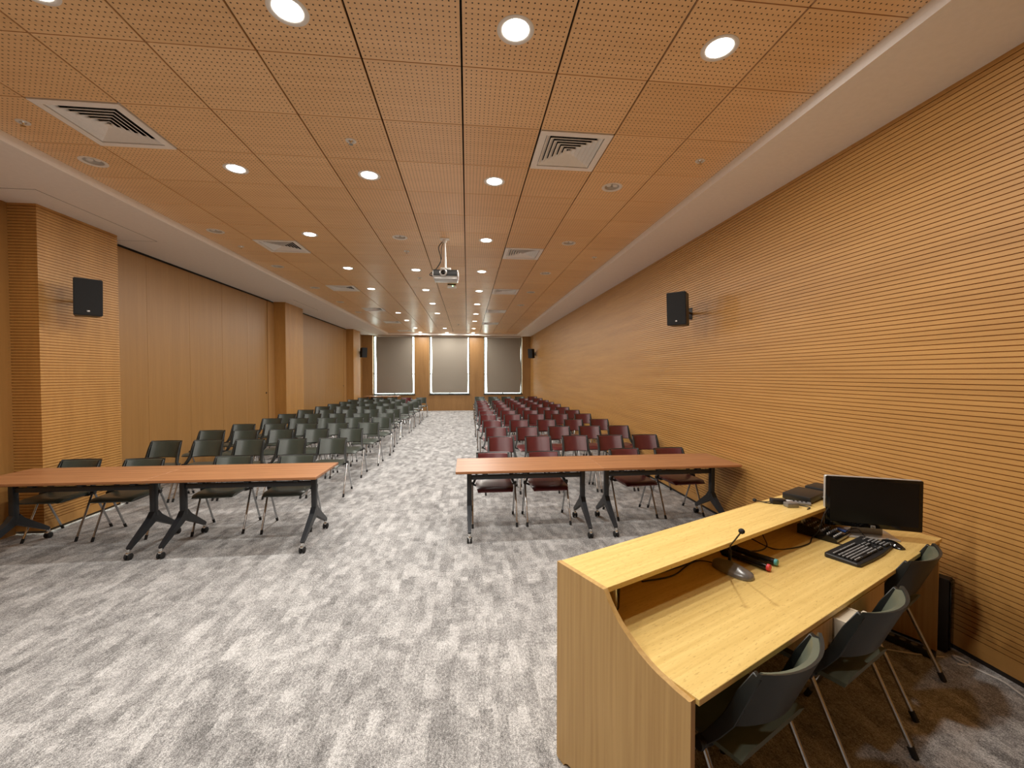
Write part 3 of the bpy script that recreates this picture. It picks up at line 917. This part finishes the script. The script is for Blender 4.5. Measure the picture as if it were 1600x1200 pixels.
for (a, c, pull) in ((.765, .951, 0), (.953, 1.127, .062), (1.129, 1.530, 0)):
    b = MB(); dbox(b, a, c, .674+pull, .690+pull, z0, z1-.004, bevel=.0015, seg=1)
    if pull:
        dbox(b, a+.010, a+.022, .40, .674+pull, z0+.014, z1-.010); dbox(b, c-.022, c-.010, .40, .674+pull, z0+.014, z1-.010); dbox(b, a+.010, c-.010, .40, .674+pull, z0+.014, z0+.022)
        dbox(b, a+.022, c-.022, .60, .674+pull, z0+.022, z1-.014)
    b.build('drawer', M['mdf_white'] if pull else M['bamboo_up'], desk, smooth=0)

def on_desk(name, label, cat, w, s, z, ang=0.0, group=None):
    return thing(name, label, cat, dw(w, s, z), DA+ang, group)

# desk chairs, seats pushed in below the top
sage0 = make_chair(M['sage'], 'grey-green padded chair at the desk, nearest the curved end panel', 'chairs at the presenter desk')
sage0.location = (1.029, 1.455, 0); sage0.rotation_euler = (0, 0, DA+math.pi)
copy_tree(sage0, (1.682, 1.729, 0), DA+math.pi-.01, 'grey-green padded chair in the middle at the desk, before the drawers')
copy_tree(sage0, (2.345, 2.125, 0), DA+math.pi+.02, 'grey-green padded chair at the desk, nearest the grooved wall')

# monitor (turned away from the desk line)
MA = R(-22.8)
t = thing('monitor', 'black widescreen monitor with silver rim and foot on the desk', 'monitor', (2.470, 2.292, ZD), MA)
MW, MH, MC = .502, .315, .222
b = MB(); b.box((0, .020, MC), (MW, .030, MH), bevel=.012, seg=3); b.build('rim', M['silver'], t)
b = MB(); b.box((0, .003, MC), (MW-.006, .014, MH-.006), bevel=.006, seg=2)
b.box((0, .045, MC), (MW*.7, .03, MH*.7), bevel=.012); b.build('bezel', M['gloss_black'], t)
b = MB(); b.box((0, -.0052, MC+.006), (MW-.052, .003, MH-.052)); b.build('screen', M['screen'], t)
b = MB(); b.box((0, -.0055, MC-MH/2+.014), (.024, .003, .017), bevel=.003); bd = b.build('badge', M['silver'], t)
cu = bpy.data.curves.new('badge_lettering', 'FONT'); cu.body = 'hp'; cu.size = .017; cu.align_x = 'CENTER'; cu.align_y = 'CENTER'; cu.extrude = .0004
tmp = bpy.data.objects.new('badge_lettering', cu); COL.objects.link(tmp)
bpy.context.view_layer.update()
lme = bpy.data.meshes.new_from_object(tmp.evaluated_get(bpy.context.evaluated_depsgraph_get()))
bpy.data.objects.remove(tmp)
lme.materials.clear(); lme.materials.append(M['gloss_black'])
lt = bpy.data.objects.new('badge_lettering', lme); COL.objects.link(lt); lt.parent = bd
lt.location = (0, -.0076, MC-MH/2+.0145); lt.rotation_euler = (math.pi/2, 0, 0)
b = MB(); b.rings([[(-.085, .070, .008), (.085, .070, .008), (.085, .086, .008), (-.085, .086, .008)], [(-.07, .045, .10), (.07, .045, .10), (.07, .061, .10), (-.07, .061, .10)], [(-.05, .050, .22), (.05, .050, .22), (.05, .066, .22), (-.05, .066, .22)]])
b.build('stand', M['silver'], t)
b = MB(); b.box((0, .085, .005), (.285, .185, .010), bevel=.004); b.build('foot', M['silver'], t)

# keyboard with keys
t = on_desk('keyboard', 'black wired keyboard lying at an angle before the monitor', 'keyboard', 1.775, .510, ZD, -.02)
b = MB()
kp = [(-.238, -.070), (-.228, -.082), (-.06, -.088), (.06, -.086), (.225, -.072), (.238, -.060), (.238, .072), (.228, .082), (-.228, .082), (-.238, .072)]
b.rings([[(x, y, .002) for x, y in kp], [(x, y, .014+.006*(y > 0)) for x, y in kp], [(x*.985, y*.97, .018+.006*(y > 0)) for x, y in kp]])
b.build('keyboard_case', M['key'], t, smooth=25)
def keyblock(mb, x0, x1, y0, n, w=.0172):
    k = int(round((x1-x0)/w)); st = (x1-x0)/k
    for i in range(k): mb.box((x0+st*(i+.5), y0, .026), (st*.84, .0145, .010), bevel=.002, seg=1)
b = MB()
for rr, yy in enumerate((-.055, -.037, -.019, -.001, .017)):
    if rr == 0:
        keyblock(b, -.222, -.15, yy, 0, .024); b.box((-.085, yy, .026), (.115, .0145, .010), bevel=.002, seg=1); keyblock(b, -.02, .05, yy, 0, .024)
    else: keyblock(b, -.222, .05, yy, 0)
    keyblock(b, .150, .226, yy, 0, .019)
keyblock(b, -.222, .05, .043, 0, .019)
for yy in (.017, -.001): keyblock(b, .064, .122, yy, 0, .019)
keyblock(b, .064, .122, -.055, 0, .019); b.box((.093, -.037, .026), (.016, .0145, .010), bevel=.002, seg=1)
kb = b.build('key_field', M['key'], t); kb['kind'] = 'stuff'
b = MB(); rk = random.Random(5)
for yy in (-.055, -.037, -.019, -.001, .017, .043):
    for x0, k in ((-.222, 16), (.064, 3), (.150, 4)):
        for i in range(k):
            if yy == -.055 and x0 < 0 and 4 <= i <= 8: continue
            if yy in (-.037, -.019, .043) and x0 == .064: continue
            st = .0170 if x0 < 0 else .019
            b.box((x0+st*(i+.45), yy+.001, .0312), (rk.uniform(.004, .008), .0058, .0005))
kl = b.build('key_lettering', M['legend'], t, smooth=0); kl['kind'] = 'stuff'
b = MB(); b.tube(spline([(.02, .080, .010), (.03, .12, .006), (.10, .17, .005), (.22, .20, .005), (.30, .22, .02)], 6), .003, 6); b.build('cable', M['black_plastic'], t)

t = on_desk('mouse', 'black computer mouse beside the keyboard at the desk edge', 'mouse', 2.045, .575, ZD, -.35)
b = MB(); rings = []
for k in range(9):
    u = k/8; yy = -.055+.11*u; w = .031*math.sin(math.pi*(.12+.76*u))**.6; h = .034*math.sin(math.pi*(.10+.70*u))**.8
    rings.append([(w*math.cos(a), yy, max(.001, h*math.sin(a))) for a in [math.pi*q/10 for q in range(11)]]+[(-w*.9, yy, .0), (w*.9, yy, .0)])
b.rings(rings); b.build('body', M['gloss_black'], t, smooth=60)
b = MB(); b.lathe([(.0005, -.003), (.009, -.003), (.009, .003), (.0005, .003)], (0, .030, .027), 12, 'X'); b.build('scroll_wheel', M['steel_grey'], t)
b = MB(); b.tube(spline([(0, .052, .008), (.0, .09, .004), (-.03, .13, .006), (-.06, .16, .05), (-.10, .20, .03)], 6), .0025, 6); b.build('cable', M['black_plastic'], t)

# audio mixer
t = on_desk('audio_mixer', 'small black audio mixer with white knobs beside the monitor', 'mixer', 1.905, .278, ZD, .04)
b = MB(); b.prism([(-.105, .004), (.105, .004), (.105, .062), (.085, .066), (-.10, .030), (-.105, .024)], -.112, .112, 'X'); b.build('case', M['gloss_black'], t, smooth=20)
SL = math.atan2(.036, .185)
def mx(x, y): return (x, y, .030+(y+.10)*.1946)
b = MB()
for i in range(6):
    for j in range(4):
        if (i*3+j*2) % 5 in (0, 3): continue
        p = mx(-.092+.028*i, -.052+.034*j); b.lathe([(.0048, 0), (.0042, .010), (.0005, .0105)], p, 8)
b.build('dark_knobs', M['steel_grey'], t)
b = MB()
for i in range(6):
    for j in range(4):
        if (i*3+j*2) % 5 not in (0, 3): continue
        p = mx(-.092+.028*i, -.052+.034*j); b.lathe([(.0042, 0), (.0038, .009), (.0005, .0095)], p, 8)
b.build('knobs', M['legend'], t)
b = MB()
for i in range(5):
    p = mx(-.09+.026*i, -.086); b.box((p[0], p[1], p[2]+.004), (.009, .009, .008), bevel=.002)
b.build('faders', M['legend'], t)
b = MB(); p = mx(.082, -.070); b.box((p[0], p[1], p[2]+.003), (.044, .050, .008), bevel=.003, mat=Matrix.Rotation(SL, 4, 'X')); b.build('display', M['blue'], t)
b = MB(); b.box((0, -.1055, .015), (.205, .002, .010)); b.build('front_strip', M['silver'], t)
b = MB()
for i in range(4): p = mx(-.088+.034*i, .088); b.lathe([(.010, -.004), (.010, .006), (.006, .006), (.006, -.004)], p, 10)
b.build('sockets', M['steel_grey'], t)
b = MB()
for i in range(2): p = mx(-.088+.034*i, .088); b.tube([p, (p[0], p[1]+.004, p[2]+.045)], .007, 8)
b.build('plugs', M['silver'], t)

# gooseneck microphone
t = on_desk('conference_microphone', 'grey oval based gooseneck microphone standing on the desk', 'microphone', .925, .262, ZD, 0)
b = MB(); ov = [(.050*math.copysign(abs(math.cos(a))**.75, math.cos(a))*(1-.14*math.sin(a)), .105*math.copysign(abs(math.sin(a))**.85, math.sin(a))) for a in [2*math.pi*k/28 for k in range(28)]]
b.rings([[(x, y, .002) for x, y in ov], [(x, y, .010) for x, y in ov], [(x*.93, y*.95, .022+.10*max(0, y)) for x, y in ov], [(x*.70, y*.78, .031+.13*max(0, y)) for x, y in ov], [(x*.1, y*.1, .036+.02) for x, y in ov]])
b.build('base', M['dark_silver'], t, smooth=50)
b = MB(); b.tube(spline([(.030, .032, .028), (.026, .027, .082), (-.020, .001, .122)], 5), .0085, 10); b.tube(spline([(-.016, .003, .119), (-.074, -.034, .167), (-.137, -.095, .232), (-.197, -.156, .300)], 8), .0036, 8)
b.build('gooseneck', M['black_plastic'], t)
b = MB(); b.lathe([(.0005, -.013), (.008, -.011), (.0125, -.004), (.0125, .004), (.008, .011), (.0005, .013)], (-.203, -.160, .304), 14, 'Y'); b.build('windscreen', M['rubber'], t)
b = MB(); b.box((0, -.052, .0335), (.030, .022, .004), bevel=.002, mat=Matrix.Rotation(-.1, 4, 'X')); b.build('talk_button', M['steel_grey'], t)
b = MB(); b.tube(spline([(.0, .09, .012), (-.03, .16, .006), (-.12, .17, .006), (-.30, .18, .006), (-.42, .20, .006)], 6), .003, 6); b.build('cable', M['black_plastic'], t)

# two hand microphones
def handmic(w, s, ang, cap, label):
    t = on_desk('handheld_microphone', label, 'microphone', w, s, ZD+.0205, ang, 'wireless hand microphones on the desk')
    b = MB(); b.lathe([(.0165, -.105), (.0175, -.09), (.0175, .02), (.019, .07), (.020, .085)], seg=18, axis='Y', caps=True); b.build('handle', M['gloss_black'], t)
    b = MB(); b.lathe([(.0005, -.118), (.015, -.118), (.0168, -.115), (.0168, -.104), (.0005, -.104)], seg=18, axis='Y'); b.build('end_cap', cap, t)
    b = MB(); b.lathe([(.020, .085), (.0245, .092), (.0265, .112), (.0245, .130), (.016, .142), (.0005, .146)], seg=18, axis='Y', caps=True); b.build('head', M['rubber'], t)
    b = MB(); b.box((0, -.02, .0178), (.008, .016, .002)); b.build('switch', M['steel_grey'], t)
# local y of the handle profile runs to -y = towards the seats, so the head points under the shelf
handmic(1.092, .245, math.pi+.02, M['red_plastic'], 'black handheld microphone with red end cap lying on the desk')
handmic(1.178, .235, math.pi+.10, M['teal'], 'black handheld microphone with teal end cap lying on the desk')

# drinking glass under the shelf
t = on_desk('drinking_glass', 'clear drinking glass standing under the desk shelf by the end panel', 'glass', .165, .175, ZD)
b = MB(); b.lathe([(.0005, .001), (.028, .001), (.031, .006), (.034, .11), (.0325, .11), (.0295, .012), (.0005, .010)], seg=24); b.build('glass_body', M['clear'], t)

# loose cables on the desk
def cable(name, pts, r, mat, label, n=8):
    b = MB(); b.tube(spline(pts, n), r, 6); o = b.build(name, mat, None)
    return tag(o, label, 'cable')
cable('cable', [dw(1.30, .06, ZD+.09), dw(1.33, .13, ZD+.05), dw(1.40, .23, ZD+.004), dw(1.52, .285, ZD+.004), dw(1.66, .30, ZD+.004), dw(1.77, .27, ZD+.006), dw(1.785, .300, ZD+.06), dw(1.83, .305, ZD+.14), dw(1.93, .296, ZD+.185)], .0032, M['black_plastic'], 'black cable looping on the desk in front of the mixer')
cable('cable', [dw(1.18, .10, ZD+.004), dw(1.28, .19, ZD+.004), dw(1.40, .19, ZD+.004), dw(1.50, .12, ZD+.02), dw(1.55, .05, ZD+.08)], .0032, M['black_plastic'], 'black cable running from the hand microphones back under the shelf')
cable('cable', [dw(.45, .09, ZD+.004), dw(.62, .13, ZD+.004), dw(.78, .10, ZD+.004), dw(.93, .07, ZD+.004), dw(1.05, .05, ZD+.05)], .0038, M['black_plastic'], 'black cable lying under the shelf behind the gooseneck microphone')

# things on the raised shelf
t = on_desk('receiver_box', 'flat black electronic box lying on the raised desk shelf', 'receiver', 2.010, .120, ZS, .06)
b = MB(); b.box((0, 0, .024), (.255, .165, .040), bevel=.004); b.build('case', M['black_plastic'], t)
b = MB()
for x, y in ((-.10, -.06), (.10, -.06), (-.10, .06), (.10, .06)): b.lathe([(.010, 0), (.010, .006), (.0005, .006)], (x, y, 0), 8)
b.build('foot', M['rubber'], t)
b = MB()
for k in range(3): b.lathe([(.0005, 0), (.007, 0), (.007, .018), (.0005, .018)], (.06+.022*k, -.0825, .018), 8, 'Y')
b.build('plug', M['satin'], t)
t = on_desk('receiver_box', 'smaller black box half hidden by the monitor on the desk shelf', 'receiver', 2.265, .125, ZS, .0)
b = MB(); b.box((0, 0, .026), (.17, .15, .044), bevel=.004); b.build('case', M['black_plastic'], t)
b = MB(); b.lathe([(.0005, 0), (.008, 0), (.008, .018), (.0005, .018)], (-.05, -.075, .02), 8, 'Y'); b.build('plug', M['satin'], t)
t = on_desk('remote_control', 'slim dark remote control lying on the shelf by the black box', 'remote', 1.828, .150, ZS, -1.05)
b = MB(); b.box((0, 0, .010), (.165, .038, .018), bevel=.006); b.build('case', M['steel_grey'], t)
t2 = M['black_plastic']
b = MB()
for k in range(6):
    for q in (-1, 0, 1): b.box((-.055+.022*k, q*.010, .0195), (.010, .006, .002))
b.build('buttons', t2, t)
t = on_desk('power_adapter', 'grey cable adapter on the shelf beside the remote control', 'adapter', 1.735, .165, ZS, -.5)
b = MB(); b.box((0, 0, .015), (.075, .045, .028), bevel=.005); b.build('case', M['dark_silver'], t)
b = MB(); b.tube(spline([(.036, 0, .012), (.07, .01, .005), (.10, -.03, .004), (.06, -.06, .004)], 6), .003, 6); b.build('cable', M['black_plastic'], t)
t = on_desk('power_adapter', 'dark cable adapter with a pale plug at the outer shelf edge', 'adapter', 1.738, .085, ZS, -.7)
b = MB(); b.box((0, 0, .016), (.085, .050, .030), bevel=.006); b.build('case', M['black_plastic'], t)
b = MB(); b.box((.062, .0, .014), (.032, .024, .020), bevel=.003); b.build('plug', M['legend'], t)
b = MB(); b.tube(spline([(-.04, 0, .012), (-.08, .01, .004), (-.11, .03, .004)], 6), .003, 6); b.build('cable', M['black_plastic'], t)
t = on_desk('lapel_microphone', 'tiny black clip microphone hanging over the outer shelf edge', 'microphone', 1.640, .010, ZS, 0)
b = MB(); b.lathe([(.0005, -.012), (.009, -.009), (.012, 0), (.009, .009), (.0005, .012)], (0, .020, .013), 12, 'Y'); b.build('windscreen', M['rubber'], t)
b = MB(); b.tube(spline([(0, .012, .013), (.03, -.03, .006), (.05, -.05, .004), (.09, -.06, .004)], 6), .003, 6); b.build('cable', M['black_plastic'], t)

# black box behind the desk, power strip and cables on the floor
t = thing('computer_tower', 'tall slim black box standing between desk end and grooved wall', 'computer', dw(2.530, .640), DA)
b = MB(); b.box((0, .07, .235), (.075, .30, .45), bevel=.006); b.build('case', M['black_plastic'], t)
b = MB(); b.box((0, -.084, .235), (.069, .010, .43), bevel=.003); b.build('front_panel', M['gloss_black'], t)
b = MB(); b.box((0, .07, .006), (.085, .28, .012)); b.build('foot', M['rubber'], t)
t = thing('power_strip', 'black power strip on the floor under the desk by the wall', 'power strip', dw(2.355, .545), DA+math.pi/2)
b = MB(); b.box((0, 0, .022), (.30, .055, .040), bevel=.006); b.build('case', M['black_plastic'], t)
b = MB()
for k in range(5): b.lathe([(.017, .040), (.017, .0435), (.0005, .0435)], (-.11+.055*k, 0, 0), 12)
b.build('socket', M['steel_grey'], t)
cable('cable', [dw(2.10, .42, .006), dw(2.20, .50, .006), dw(2.29, .60, .006), dw(2.37, .68, .006), dw(2.42, .72, .006)], .0045, M['white_cable'], 'white cable lying beside the power strip under the desk')
cable('cable', [(2.90, 2.155, .006), (2.94, 2.135, .006), (2.985, 2.16, .006), (2.96, 2.22, .008), (2.935, 2.17, .012), (2.965, 2.08, .006), (2.985, 2.0, .006), (2.968, 1.92, .006), (2.95, 1.85, .006), (2.955, 1.70, .006)], .0055, M['white_cable'], 'white cable running over the carpet along the grooved wall')
